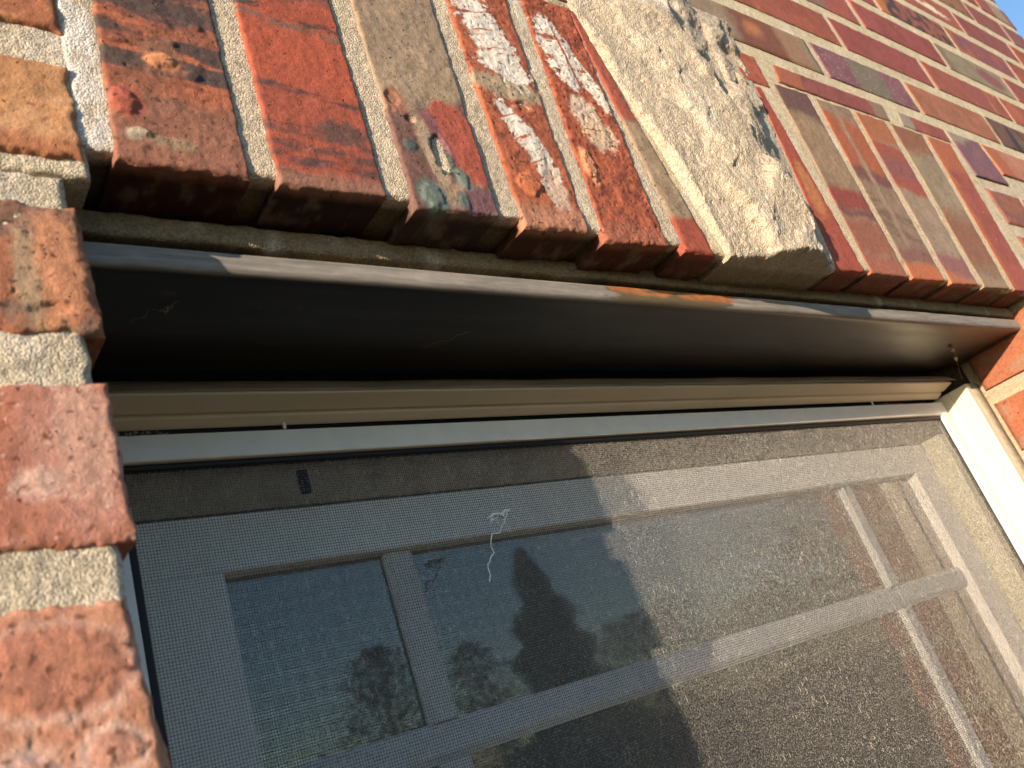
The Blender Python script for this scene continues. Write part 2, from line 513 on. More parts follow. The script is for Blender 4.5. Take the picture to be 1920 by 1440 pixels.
# ---- upright bricks right of the keystone -------------------------------
brick([(533, 190), (541, 190), (539, 0), (499, -2)],
      {"base": (0.33, 0.068, 0.04), "side": (.17, .06, .04), "layers": [("blob", (.42, .15, .05), 12, 80, 8, 30, 0, .6, .3), ("patch", (.2, .05, .04), 20, .25, .2)]},
      7, 0.0014, r=.0009, relief=.00024, rings=SOLD_R, name="upright_brick", label="thin cut wedge of red brick along the right side of the keystone")
brick([(570, 203), (622, 205), (606, 1), (548, 0)],
      {"base": (.27, .175, .105), "side": (.19, .075, .05), "layers": [
          ("bands", (.20, .10, .065), 16, .12, .2, .1), ("zone", (.14, .07, .065), 176, 230, 10, 5, .15),
          ("zone", (.25, .055, .04), 66, 88, 7, 5), ("zone", (.15, .06, .06), 58, 66, 7, 5), ("zone", (.28, .10, .06), 18, 55, 10, 8),
          ("zone", (.33, .11, .065), -5, 17, 5, 4)]},
      8, 0.0014, r=.0009, relief=.00024, rings=SOLD_R, name="upright_brick", label="tan brown upright brick with dark top, next to the keystone's right wedge")
brick([(634, 203), (694, 205), (672, 3), (613, 0)],
      {"base": (.25, .165, .105), "side": (.17, .06, .04), "layers": [
          ("bands", (.18, .11, .075), 14, .1, .25, .12), ("zone", (.34, .095, .04), 112, 186, 12, 7, .1), ("zone", (.17, .07, .06), 108, 122, 6, 4, .1),
          ("xzone", (.30, .20, .13), 22, 30, 5, 3), ("zone", (.22, .10, .08), 16, 34, 8, 6), ("zone", (.45, .13, .05), -5, 15, 6, 4)]},
      9, 0.0014, r=.0009, relief=.00024, rings=SOLD_R, name="upright_brick", label="tan upright brick with red upper half and orange foot, right of keystone")
brick([(704, 205), (762, 206), (737, 4), (683, 1)],
      {"base": (.30, .21, .145), "side": (.17, .06, .04), "layers": [
          ("zone", (.31, .075, .05), 108, 168, 8, 5, .1), ("zone", (.24, .08, .075), 120, 150, 10, 8), ("zone", (.34, .12, .05), 168, 215, 8, 5),
          ("zone", (.26, .11, .105), 6, 32, 9, 5), ("zone", (.42, .14, .06), -6, 14, 8, 4, .2)]},
      10, 0.0015, r=.0009, relief=.00024, rings=SOLD_R, name="upright_brick", label="upright brick with maroon upper part and tan lower part, right of keystone")
brick([(774, 206), (840, 206), (806, 5), (749, 2)],
      {"base": (.275, .205, .13), "side": (.16, .06, .04), "layers": [
          ("zone", (.24, .10, .055), 170, 215, 10, 9), ("zone", (.25, .11, .065), 20, 90, 14, 14), ("patch", (.40, .15, .06), 18, .32, .2),
          ("zone", (.30, .20, .13), -5, 10, 4, 4)]},
      11, 0.0015, r=.0009, relief=.00024, rings=SOLD_R, name="upright_brick", label="olive tan upright brick with rusty lower half, second from the right end")
brick([(851, 207), (907, 208), (872, 6), (817, 4)],
      {"base": (.31, .078, .056), "side": (.17, .06, .04), "layers": [
          ("zone", (.36, .105, .045), 160, 215, 12, 6), ("xzone", (.38, .12, .05), -5, 9, 6, 4), ("speck", (.55, .38, .3), 4, .75)]},
      12, 0.0016, r=.0009, relief=.00024, rings=SOLD_R, name="upright_brick", label="maroon upright brick at the right end of the row")

# ---- left jamb bricks ----------------------------------------------------
def gx_right(xl, xr, fine_from, sp):
    n = int((xr - fine_from) / sp)
    a = np.linspace(xl, fine_from, 10)[:-1]; b = np.linspace(fine_from, xr, n + 1)
    g = np.concatenate([a, b]); return (g - xl) / (xr - xl)


JL = -230
JR = (0.0015, 0.003, 0.006, 0.01, 0.016, 0.03, 0.06, 0.09)
brick([(JL, 121), (-8, 121), (-7, 65), (JL, 63)], {"base": (.36, .125, .055), "layers": [("patch", OCHRE, 25, .2, .3), ("patch", CHAR, 12, .35, .2)]},
      21, 0.0009, r=.004, edge=.003, gx=gx_right(JL, -8, -60, .9))
brick([(JL, 49), (-8, 47), (-7.5, 0), (JL, -5)],
      {"base": (.47, .225, .092), "layers": [("patch", (.52, .27, .13), 26, .05, .3), ("patch", (.40, .15, .055), 14, .22, .25),
                                            ("zone", (.40, .15, .06), -6, 9, 6, 4), ("speck", (.22, .09, .045), 3.0, .55)]},
      22, 0.0009, r=.0026, edge=.003, relief=.0004, gx=gx_right(JL, -8, -60, .9), rings=JR,
      label="ochre orange jamb brick beside the first upright brick")
brick([(JL, -21), (-13, -22), (-10.5, -75), (JL, -76)],
      {"base": (.34, .125, .062), "layers": [("patch", (.40, .175, .08), 18, .0, .25), ("patch", (.20, .115, .075), 15, .14, .14),
                                             ("blob", (.20, .105, .07), 196, 46, 22, 9, .1, .4, .25), ("blob", (.34, .22, .13), 198, 22, 4, 22, 0, .5, .3),
                                             ("blob", (.12, .06, .05), 178, 22, 2.5, 16, 0, .6, .3), ("blob", (.40, .172, .085), 209, 28, 8, 22, 0, .35, .3),
                                             ("speck", (.10, .045, .03), 2.6, .42)]},
      23, 0.0008, r=.0024, edge=.003, wob=.0009, relief=.0004, gx=gx_right(JL, -12, -60, .8), rings=JR,
      hfn=add(pits(3, .40, .9), bumps([(209, 30, 8, 24, .5), (190, 46, 16, 7, -1.0), (204, 9, 9, 3, -1.2)])),
      label="mottled orange and brown jamb brick with pitted corner just under the lintel level")
brick([(JL, -91), (-12, -93.5), (-11, -148), (JL, -144)],
      {"base": (.38, .140, .085), "layers": [("patch", (.33, .105, .060), 22, .1, .3), ("patch", (.43, .185, .12), 16, .1, .3),
                                             ("blob", (.45, .21, .155), 206, 30, 14, 26, 0, .5, .5), ("blob", (.48, .26, .19), 209, 34, 9, 20, 0, .9, .25, 1.3), ("blob", (.55, .34, .27), 194, 20, 8, 5, .2, .7, .3, 1.5), ("speck", (.60, .42, .35), 2.0, .62), ("speck", (.18, .06, .035), 3, .5)]},
      24, 0.0008, r=.0024, edge=.0025, wob=.0008, relief=.00028, gx=gx_right(JL, -12, -60, .8), rings=JR,
      hfn=add(pits(3, .5, .6), rough_bottom(8, 2.0, 2.6), bumps([(196, 22, 8, 4, .5)]),
              lambda lx, lz: .0003 * np.abs(fbm(lx / 2.2, lz / 3, 3.3, 3)) * sst(190, 204, lx)),
      label="pinkish red jamb brick with pale crazed skin beside the screen's top corner")
brick([(JL, -160), (-17, -164), (-11.5, -217), (JL, -214)],
      {"base": (.46, .205, .120), "layers": [("patch", (.40, .155, .085), 20, .1, .3), ("blob", (.56, .33, .25), 193, 35, 22, 14.5, .05, .2, .12), ("blob", (.40, .16, .095), 193, 35.5, 20, 12.5, .05, .15, .15),
                                             ("blob", (.58, .37, .29), 203, 12, 9, 7, .1, .25, .2), ("blob", (.45, .21, .14), 203.5, 12, 7, 5, .1, .25, .3), ("blob", (.58, .37, .30), 181, 7, 11, 10, .1, .4, .25), ("blob", (.47, .22, .15), 182, 7, 7, 6, .1, .3, .4),
                                             ("speck", (.19, .07, .04), 3.4, .46)]},
      25, 0.0008, r=.0026, edge=.0025, wob=.0008, relief=.0003, gx=gx_right(JL, -14, -62, .8), rings=JR,
      hfn=add(pits(3, .5, .8), bumps([(193, 35, 20, 13, .8), (203, 12, 8, 6, .6), (181, 7, 10, 9, .7)]),
              lambda lx, lz: .0005 * sst(.1, .5, fbm(lx / 2.2, lz / 5, 3.3, 3)) * (lz < 24)),
      label="pale orange jamb brick with raised pink lumps, lowest at the left")
for k in range(1, 6):
    zt = -162 - 70.5 * k
    brick([(JL, zt), (-12, zt), (-11, zt - 54), (JL, zt - 54)],
          {"base": random.choice([RED, ORANGE, MAROON]), "layers": [("patch", BROWN, 25, .15, .3)]}, 30 + k, 0.004, r=.004)
for k in range(-6, 4):
    zt = -19 + 70.5 * k
    brick([(JL - 215, zt), (JL - 14, zt), (JL - 14, zt - 54), (JL - 215, zt - 54)],
          {"base": random.choice([RED, ORANGE, MAROON]), "layers": [("patch", BROWN, 25, .15, .3)]}, 50 + k, 0.006, r=.004)
brick([(JL, 192), (-6, 192), (-5, 137), (JL, 136)], {"base": RED, "layers": [("patch", CHAR, 25, .2, .3)]}, 60, 0.004, r=.004)

# ---- cut course on top of the upright bricks, then running courses --------
def rnd_spec(r):
    base = r.choice([MAROON, MAROON, (.265, .066, .048), (.255, .062, .052), (.28, .075, .045), (.20, .08, .075), (.22, .10, .06)])
    L = [("patch", r.choice([(.36, .11, .045), (.24, .075, .06), (.20, .085, .085)]), r.uniform(20, 45), r.uniform(0, .25), .3)]
    if r.random() < .25: L.append(("xzone", r.choice([TAN, (.26, .12, .06), PURPLE]), r.uniform(0, 80), r.uniform(90, 180), 14, 6))
    if r.random() < .2: L.append(("patch", CHAR, 18, r.uniform(.12, .25), .15))
    L.append(("speck", (.50, .3, .2), 4.5, .78))
    return {"base": base, "layers": L}


rr = random.Random(5)
S = {}
CUT = [((520, 231), (560, 231), (557, 194), (520, 194), {"base": (.34, .085, .045), "layers": []}),
       ((588, 231), (782, 233), (776, 209), (582, 208), {"base": MAROON, "layers": [("xzone", (.33, .10, .05), -5, 40, 8, 6), ("xzone", (.24, .15, .10), 165, 230, 8, 8)]}),
       ((812, 232), (916, 231), (914, 210.5), (804, 210), {"base": (.27, .075, .06), "layers": [("xzone", (.27, .22, .17), -5, 26, 6, 4)]}),
       ((920, 231), (1003, 231), (1012, 167), (925, 166), {"base": (.185, .09, .115), "layers": [("zone", (.28, .22, .17), 44, 80, 10, 5, -.3), ("patch", (.27, .09, .08), 30, .2, .3)]}),
       ((1013, 231), (1205, 231), (1205, 186), (1022, 186), {"base": (.40, .165, .105), "layers": [("xzone", (.36, .11, .05), -5, 40, 10, 6)]}),
       ((1215, 231), (1420, 231), (1420, 186), (1215, 186), rnd_spec(rr)), ((1432, 231), (1660, 231), (1660, 186), (1432, 186), rnd_spec(rr)),
       ((150, 231), (345, 231), (345, 211), (150, 211), rnd_spec(rr)), ((-60, 231), (138, 231), (138, 211), (-60, 211), rnd_spec(rr))]
for i, (a, b, c, d, sp) in enumerate(CUT):
    brick([a, b, c, d], sp, 70 + i, 0.002, r=.001, y0=0.0002 * (i % 3 - 2), relief=.00024)
S[(0, 1)] = {"base": (.25, .18, .12), "layers": [("xzone", (.19, .07, .045), 208, 300, 12, 6), ("blob", (.42, .15, .05), 238, 28, 14, 9, .2, .5, .4), ("xzone", (.28, .16, .09), 280, 320, 8, 7)]}
S[(0, 2)] = {"base": (.20, .082, .10), "layers": [("xzone", (.17, .135, .10), 60, 130, 10, 3), ("speck", (.3, .25, .2), 3, .5)]}
S[(0, 3)] = {"base": (.31, .115, .062), "layers": [("vbands", (.27, .085, .055), 40, .1, .3), ("vbands", (.42, .19, .10), 26, .3, .2)]}
S[(0, 4)] = {"base": (.15, .075, .055), "layers": [("vbands", (.05, .04, .045), 20, .05, .15), ("vbands", (.25, .18, .12), 30, .25, .2)]}
S[(1, 1)] = {"base": (.255, .064, .053), "layers": []}
S[(1, 2)] = {"base": (.275, .078, .052), "layers": [("vbands", (.40, .155, .07), 24, .22, .15), ("xzone", (.27, .075, .06), 110, 160, 8, 5)]}
S[(1, 3)] = {"base": (.255, .066, .052), "layers": [("blob", (.42, .12, .045), 175, 20, 18, 12, .2, .7, .4), ("blob", (.36, .11, .05), 30, 28, 30, 20, .2, .5, .6)]}
S[(2, 1)] = {"base": (.29, .075, .055), "layers": [("xzone", (.22, .12, .09), 140, 300, 10, 6)]}
S[(2, 2)] = {"base": (.258, .063, .052), "layers": [("speck", (.6, .42, .32), 5, .8)]}
S[(2, 3)] = {"base": (.235, .185, .115), "layers": [("blob", (.22, .085, .09), 150, 24, 42, 16, -.1, .3, .2), ("xzone", (.19, .14, .10), -5, 20, 6, 4)]}
S[(3, 1)] = {"base": (.255, .064, .055), "layers": []}
S[(3, 2)] = {"base": (.28, .085, .06), "layers": [("patch", (.06, .048, .05), 20, -.02, .14), ("xzone", (.40, .135, .04), -5, 24, 8, 4)]}
S[(3, 3)] = {"base": (.25, .075, .07), "layers": [("xzone", (.34, .10, .045), -5, 50, 12, 6), ("patch", (.20, .075, .09), 40, .0, .2)]}
S[(4, 2)] = {"base": (.255, .064, .052), "layers": []}
S[(4, 3)] = {"base": (.31, .085, .055), "layers": [("blob", (.66, .57, .44), 90, 25, 70, 9, -.12, .8, .15), ("blob", (.42, .13, .05), 92, 32, 14, 8, 0, .5, .2)]}
JOINTS = [[-230, -18, 190, 345, 692, 885, 1096, 1300, 1505, 1668],
          [-230, 85, 300, 480, 782, 991, 1221, 1424, 1560, 1664],
          [-230, -18, 190, 500, 880, 1096, 1318, 1525, 1668],
          [-230, 85, 300, 560, 766, 980, 1199, 1412, 1560, 1662],
          [-230, -18, 190, 395, 665, 872, 1085, 1300, 1508, 1668]]
KEY0 = {0: 3, 1: 4, 2: 3, 3: 4, 4: 4}      # index in the row of the first brick named in S
for k in range(12):
    js = JOINTS[k] if k < 5 else (JOINTS[3] if k % 2 else JOINTS[4])
    z0 = 248 + 66.8 * k
    for i in range(len(js) - 1):
        xa, xb = js[i] + 5.5, js[i + 1] - 5.5
        if k == 0 and xa < 340 and xb > 330: continue
        sp = None
        if k in KEY0: sp = S.get((k, i - KEY0[k] + 1))
        sp = sp or rnd_spec(rr)
        t = [rr.uniform(-1.2, 1.2) for _ in range(4)]
        near = xa > 400 and k < 6
        yy = rr.uniform(-.0005, .0003) if k else -.0004
        brick([(xa, z0 + 48.5 + t[0]), (xb, z0 + 48.5 + t[1]), (xb + t[2], z0 + t[2]), (xa + t[3], z0 + t[3])], sp, 100 + k * 12 + i,
              0.0020 if near else 0.006, r=.0009, y0=yy, edge=.0008, relief=.00024)

# ---- right jamb: bricks whose ends make the sunlit reveal ----------------
XR = 863
RJ = (0.002, 0.005, 0.01, 0.02, 0.03, 0.04, 0.05, 0.06, 0.07, 0.08, 0.086)
rows = [(-3, -57), (-74, -126), (-141, -192), (-208, -259), (-275, -326), (-342, -393), (-409, -460), (-476, -527)]
for k, (zt, zb) in enumerate(rows):
    L = 195 if k % 2 == 0 else 92
    sp = {"base": (.40, .125, .055), "side": (.27, .095, .050), "layers": [("patch", (.33, .09, .045), 26, .15, .3)]}
    brick([(XR, zt), (XR + L, zt), (XR + L, zb), (XR, zb)], sp, 300 + k, 0.003, r=.004, rings=RJ)
    x0 = XR + L + 11
    while x0 < 1640:
        w_ = min(195, 1664 - x0)
        brick([(x0, zt), (x0 + w_, zt), (x0 + w_, zb), (x0, zb)], rnd_spec(rr), 320 + k * 7 + x0 // 100, 0.007, r=.003)
        x0 += 206
for (xa, xb, zt, zb) in ((928, 1016, 150, 100), (928, 1110, 84, 34), (1122, 1320, 84, 34), (1028, 1200, 150, 100), (1212, 1420, 150, 100),
                         (1432, 1660, 150, 100), (1332, 1530, 84, 34), (1028, 1230, 171, 164)):
    if zt - zb < 20: continue
    brick([(xa, zt), (xb, zt), (xb, zb), (xa, zb)], {"base": (.27, .10, .06), "layers": [("patch", (.20, .085, .075), 30, 0, .3), ("patch", (.38, .15, .06), 20, .25, .2)]} if xa < 1000 else rnd_spec(rr),
          400 + xa // 9, 0.003, r=.003)

# ---- mortar ---------------------------------------------------------------
def mortar_col(lx, lz, yd, W, H, spec, seed):
    s = seed * 7.7
    base = np.array(spec["base"])
    c = np.tile(base, (len(lx), 1))
    c *= (1 + .20 * fbm(lx / 30 + s, lz / 30, yd / 30, 3))[:, None]
    n = fbm(lx / 1.6 + s, lz / 1.6, yd / 1.6, 3)
    c *= (1 + .22 * n)[:, None]
    w = sst(.12, .5, fbm(lx / 26 + s + 4, lz / 60, 3.1, 3)) * .5
    c = c * (1 - w)[:, None] + np.array([.66, .62, .56])[None] * w[:, None]
    st = sst(.12, .5, fbm(lx / 11 + s + 9, lz / 9, yd / 11, 4, .6))
    c = c * (1 - .30 * st)[:, None]
    for L in spec.get("white", ()):
        m = sst(L[0] - 2, L[0] + 2, lx) * (1 - sst(L[1] - 2, L[1] + 2, lx)) * sst(-.45, .1, fbm(lx / 9 + s, lz / 18, 1, 3))
        c = c * (1 - m)[:, None] + np.array([.64, .60, .56])[None] * m[:, None]
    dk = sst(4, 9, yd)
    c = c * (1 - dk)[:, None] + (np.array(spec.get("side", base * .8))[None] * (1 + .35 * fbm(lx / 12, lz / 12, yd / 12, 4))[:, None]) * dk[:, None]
    return np.clip(np.concatenate([c, np.ones((len(c), 1))], 1), .01, .9)


MB = (.52, .44, .335)


def mortar(quad_mm, sp, seed, name="mortar", spec=None, **kw):
    q = [(a / 1000, b / 1000) for a, b in quad_mm]
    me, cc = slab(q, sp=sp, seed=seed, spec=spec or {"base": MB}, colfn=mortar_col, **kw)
    return link(name, me, MORTAR, wall, cc)


mkw = dict(relief=.0004, relief_mm=4, wob=.0004, edge=.0012)
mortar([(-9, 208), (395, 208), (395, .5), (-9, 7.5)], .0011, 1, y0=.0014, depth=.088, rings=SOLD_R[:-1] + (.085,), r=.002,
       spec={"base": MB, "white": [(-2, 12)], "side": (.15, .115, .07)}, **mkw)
mortar([(470, 208), (925, 208), (925, 6), (470, 1.5)], .0022, 2, y0=.0007, depth=.088, rings=SOLD_R[:-1] + (.085,), r=.002,
       spec={"base": (.56, .46, .32), "side": (.15, .115, .07)}, **dict(mkw, relief=.00012))
mortar([(-470, 230), (-6, 230), (-6, -7), (-470, -7)], .0011, 3, y0=.0022, gx=gx_right(-470, -6, -60, 1.1), depth=.088, r=.002,
       spec={"base": (.53, .455, .35)}, **mkw)
mortar([(-470, -7), (-15.5, -7), (-15.5, -560), (-470, -560)], .0014, 4, y0=.0016, gx=gx_right(-470, -15.5, -62, 1.1), depth=.1, r=.004,
       spec={"base": (.49, .425, .325), "side": (.42, .36, .27)}, relief=.0005, relief_mm=3, wob=.0008, edge=.0015, rings=JR[:-1] + (.1,))
mortar([(-470, 1055), (1655, 1055), (1655, 205), (-470, 205)], .0045, 5, y0=.0009, gx=np.concatenate([np.linspace(0, .4, 60)[:-1], np.linspace(.4, 1, 400)]),
       depth=.088, r=.002, spec={"base": (.545, .47, .33)}, **dict(mkw, relief=.00012))
mortar([(XR + 4, 209), (1655, 209), (1655, -560), (XR + 4, -560)], .004, 6, y0=.0022, depth=.12, r=.003, rings=(.002, .01, .03, .06, .085, .1, .12),
       spec={"base": MB, "side": (.40, .33, .23)}, **mkw)
# bed of mortar between the upright bricks and the steel
mortar([(-14, .5), (900, 4.5), (900, -6.0), (-14, -10.8)], .0016, 7, name="mortar_bed", y0=.0276, depth=.07, r=.0015, gx=np.linspace(0, 1, 620),
       spec={"base": (.30, .24, .16)}, relief=.0005, relief_mm=6, wob=.0005, edge=.001)

# ---- keystone --------------------------------------------------------------
def key_h(lx, lz):
    """rock face: height in metres in front of the wall"""
    # coordinates in m relative to lower left of bounding strip
    u = lx / 1000; v = lz / 1000
    w_ = .124 + v * .372                      # width at this height
    t = np.clip(u / (.1735) , 0, 1)           # 0..1 across
    # ridge runs from the upper middle to the lower right
    rx = .47 + .24 * sst(.22, .0, v) + .05 * fbm(v * 40, 2.2, 1.1, 4)
    left = .003 + .0155 * sst(0, 1, t / rx) ** .8
    amt = np.clip(.62 + .9 * fbm(v * 26 + 1, t * 1.5, 5.1, 2), .08, 1.0)
    drop = .0100 * amt
    right = .0185 - drop * sst(0, .05, t - rx) - (.0165 - drop) * sst(.05, 1, (t - rx) / (1 - rx))
    h = np.where(t < rx, left, right)
    rk = np.random.default_rng(41)
    sx = rk.uniform(-.05, 1.05, 46) * .1775; sv = rk.uniform(0, .272, 46)
    ta = rk.normal(0, .22, 46); tb = rk.normal(0, .22, 46); to = rk.normal(0, .0011, 46)
    wu = u + .006 * fbm(u * 70, v * 70, 1.9, 3); wv = v + .006 * fbm(u * 70, v * 70, 7.9, 3)
    ws = np.zeros(len(u)); fh = np.zeros(len(u))
    for i in range(46):
        dd_ = (wu - sx[i]) ** 2 * 1.8 + (wv - sv[i]) ** 2
        w8 = 1 / (dd_ * 1e4 + .002) ** 5
        ws += w8; fh += w8 * (to[i] + ta[i] * (u - sx[i]) + tb[i] * (v - sv[i]))
    fh /= ws
    h += fh * (.42 + .30 * sst(.35, .7, t))
    h += .0022 * fbm(u * 20 + 3, v * 20, .4, 3)
    fac = fbm(u * 40, v * 26 + 4, 2.2, 3)
    h += .0010 * (np.abs(fac) * 2 - .5)
    h += .0008 * fbm(u * 110, v * 110, 4.4, 4, .6)
    h += .0008 * fbm(u * 420, v * 420, 9.4, 3, .65)
    h += .005 * np.exp(-((t - .74) / .10) ** 2 - ((v - .040) / .028) ** 2)
    rim = np.minimum(np.minimum(t, 1 - t) * .17, np.minimum(v + .004, .274 - v))
    rimn = rim + .0012 * fbm(u * 120, v * 120, 6.6, 3)
    return np.maximum(h, .0005) * sst(-.001, .005, rimn)


def key_col(lx, lz, yd, W, H, spec, seed):
    c = np.tile(np.array([.44, .372, .285]), (len(lx), 1))
    c *= (1 + .16 * fbm(lx / 28, lz / 28, yd / 28, 3))[:, None]
    w = sst(-.05, .35, fbm(lx / 45 + 8, lz / 70, 1.3, 3))
    c = c * (1 - .55 * w)[:, None] + np.array([.45, .415, .365])[None] * (.55 * w)[:, None]
    n = fbm(lx / 1.5, lz / 1.5, yd / 1.5, 3)
    c *= (1 + .20 * n)[:, None]
    d = sst(.28, .5, fbm(lx / 2.6 + 4, lz / 3.5, 4.2, 3))
    c = c * (1 - .42 * d)[:, None]
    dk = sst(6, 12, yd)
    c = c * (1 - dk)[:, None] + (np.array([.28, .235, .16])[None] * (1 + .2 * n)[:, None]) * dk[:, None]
    return np.clip(np.concatenate([c, np.ones((len(c), 1))], 1), .02, .85)


me, cc = slab([(.318, .268), (.550, .270), (.492, -.002), (.369, -.005)], y0=0, sp=.001, r=.002, wob=.0012, relief=.0002,
              seed=77, hfn=key_h, colfn=key_col, rings=(.002, .005, .009, .014, .02, .026, .032, .06, .09), spec={"base": (.6, .5, .37)})
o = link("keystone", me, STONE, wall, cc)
o["label"] = "rough split pale limestone keystone standing proud of the bricks"
# mortar either side of the keystone
mortar([(318, 208), (341, 208), (372, -2), (351, -2)], .0012, 8, y0=.0012, depth=.08, r=.002, rings=SOLD_R[:-1], spec={"base": (.56, .465, .32), "side": (.16, .12, .075)}, **mkw)
mortar([(512, 208), (536, 208), (504, -1), (484, -1)], .0014, 9, y0=.0014, depth=.08, r=.002, rings=SOLD_R[:-1], spec={"base": (.58, .48, .34), "side": (.16, .12, .075)}, **mkw)

# ================================================================== steel lintel
def sweep(name, prof, x0, x1, nx, col=None, noise=0.0, tilt=0.0, closed=True):
    prof = np.array(prof, float); n = len(prof)
    xs = np.linspace(x0, x1, nx)
    X = np.repeat(xs, n); Y = np.tile(prof[:, 0], nx); Z = np.tile(prof[:, 1], nx) + X * tilt
    if noise:
        Y = Y + noise * fbm(X * 8, Y * 30, Z * 30, 3); Z = Z + noise * fbm(X * 8 + 7, Y * 30, Z * 30, 3)
    co = np.stack([X, Y, Z], 1)
    idx = np.arange(nx * n).reshape(nx, n)
    nxt = np.roll(idx, -1, 1)
    m = n if closed else n - 1
    q = np.stack([idx[:-1, :m].ravel(), idx[1:, :m].ravel(), nxt[1:, :m].ravel(), nxt[:-1, :m].ravel()], 1)
    c = col(X, Y, Z - X * tilt) if col is not None else None
    extra = [idx[0], idx[-1][::-1]] if closed else None
    return mesh_np(name, co, q, c, extra=extra)


def lint_col(X, Y, Z):
    c = np.tile(np.array([.013, .0105, .009]), (len(X), 1))
    sp_ = sst(.42, .6, fbm(X * 130, Y * 260, 3.3, 3)) * (Y > .032)
    c = c * (1 - .6 * sp_)[:, None] + np.array([.075, .045, .025])[None] * (.6 * sp_)[:, None]
    n = fbm(X * 30, Y * 400, Z * 400, 4)
    front = (1 - sst(.0272, .0305, Y + .0008 * n)) * (Z < -.0150)
    g = np.array([.225, .205, .185])[None] * (1 + .45 * fbm(X * 26, Y * 1100, Z * 1100, 4) + .15 * fbm(X * 240, Y * 500, Z * 500, 3))[:, None]
    c = c * (1 - front)[:, None] + g * front[:, None]
    # rust spot with bare primer
    px = (X - .335) / .062
    edge = np.abs(px) + .25 * fbm(X * 90, Y * 200, Z * 300, 3)
    m = (1 - sst(.85, .98, edge)) * front
    c = c * (1 - m)[:, None] + np.array([.115, .088, .045])[None] * m[:, None]
    m2 = m * sst(-.0228, -.0200, Z + .0022 * fbm(X * 60, 1.1, 2.2, 3) + .0015 * px)
    m2 = m2 * sst(-.45, -.1, fbm(X * 70, Y * 200, Z * 250 + 3, 4))
    ru = np.array([.36, .135, .045])[None] * (1 + .5 * fbm(X * 160, Y * 300, Z * 400, 4))[:, None]
    c = c * (1 - m2)[:, None] + ru * m2[:, None]
    # dust and dull film on the soffit
    d = sst(-.1, .5, fbm(X * 9, Y * 90, 2.0, 5, .6)) * (Y > .031) * .32
    c = c * (1 - d)[:, None] + np.array([.060, .047, .036])[None] * d[:, None]
    a = np.where(front > .5, 1.0, .30 + .25 * fbm(X * 14, Y * 120, 1.0, 3))
    return np.clip(np.concatenate([c, a[:, None]], 1), .002, 1)


pf = []
for k in range(7):                                 # upper front corner
    t = k / 6 * math.pi / 2
    pf.append((.0270 + .0015 - .0015 * math.sin(t), -.0155 - .0015 + .0015 * math.cos(t)))
for k in range(5): pf.append((.0270, -.0175 - k * .0012))
for k in range(10):                                # lower front corner
    t = k / 9 * math.pi / 2
    pf.append((.0270 + .0040 - .0040 * math.cos(t), -.0228 - .0038 * math.sin(t)))
for k in range(1, 24): pf.append((.031 + k * .0033, -.0266 + .0004 * math.sin(k / 24 * math.pi)))
pf += [(.110, -.0266), (.110, -.0155), (.060, -.0153)]
lint = link("steel_lintel", sweep("steel_lintel", pf, -.10, .96, 700, lint_col, noise=.0005, tilt=.0060), STEEL)
tag(lint, "dark painted steel lintel bar under the upright bricks, rust patch on its worn grey edge", "lintel")

# ================================================================== window
WHITE_P = plain_mat("cream_window_paint", (.60, .55, .42), .38, .45, 60, .05, .00005)
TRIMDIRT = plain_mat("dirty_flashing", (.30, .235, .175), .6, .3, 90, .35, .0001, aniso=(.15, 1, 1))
SASH_P = plain_mat("white_sash_paint", (.86, .82, .77), .45, .4, 60, .05, .00005)
SCRF = plain_mat("screen_frame_paint", (.72, .685, .63), .42, .45, 70, .06, .00004)
BLACK = plain_mat("black_rubber", (.012, .012, .013), .55, .3)
HEADP = plain_mat("shaded_head_paint", (.44, .38, .31), .6, .3, 60, .25, .0001)  # paint browned and darkened to carry the shade behind the screen
DARK = plain_mat("dark_gap_fill", (.035, .028, .02), .9, .1, 300, .5)  # near-black colour of the pieces set in the gaps

win = empty("window", (.42, .15, -.60), "cream framed window with white sash and glazing bars behind the screen", "window")


def box_me(name, x0, x1, y0, y1, z0, z1, bev=.0012):
    """bevelled box"""
    import bmesh
    bm = bmesh.new()
    bmesh.ops.create_cube(bm, size=1)
    for v in bm.verts:
        v.co = Vector(((x0 if v.co.x < 0 else x1), (y0 if v.co.y < 0 else y1), (z0 if v.co.z < 0 else z1)))
    if bev: bmesh.ops.bevel(bm, geom=bm.edges[:], offset=bev, segments=2, affect='EDGES', profile=.6)
    me = bpy.data.meshes.new(name); bm.to_mesh(me); bm.free()
    for p in me.polygons: p.use_smooth = True
    return me


def shift(me):
    n = len(me.vertices); a = np.empty(n * 3, np.float32); me.vertices.foreach_get("co", a); a = a.reshape(-1, 3)
    c = (a.min(0) + a.max(0)) / 2; a -= c; me.vertices.foreach_set("co", a.ravel()); me.update()
    return Vector(c.tolist())


def part(name, me, mat, parent, smooth_angle=None):
    c = shift(me)
    return link(name, me, mat, parent, c)


# drip cap above the window, slightly wavy sheet
def cap_mesh():
    nx = 120; prof = [(.1120, -.0300), (.1085, -.0318), (.1040, -.0362), (.1005, -.0405), (.0995, -.0418), (.1000, -.0421), (.1010, -.0412), (.1046, -.0370), (.1120, -.0312)]
    me = sweep("cap", prof, -.02, .8425, nx, None, noise=.0012, tilt=.0040)
    return me


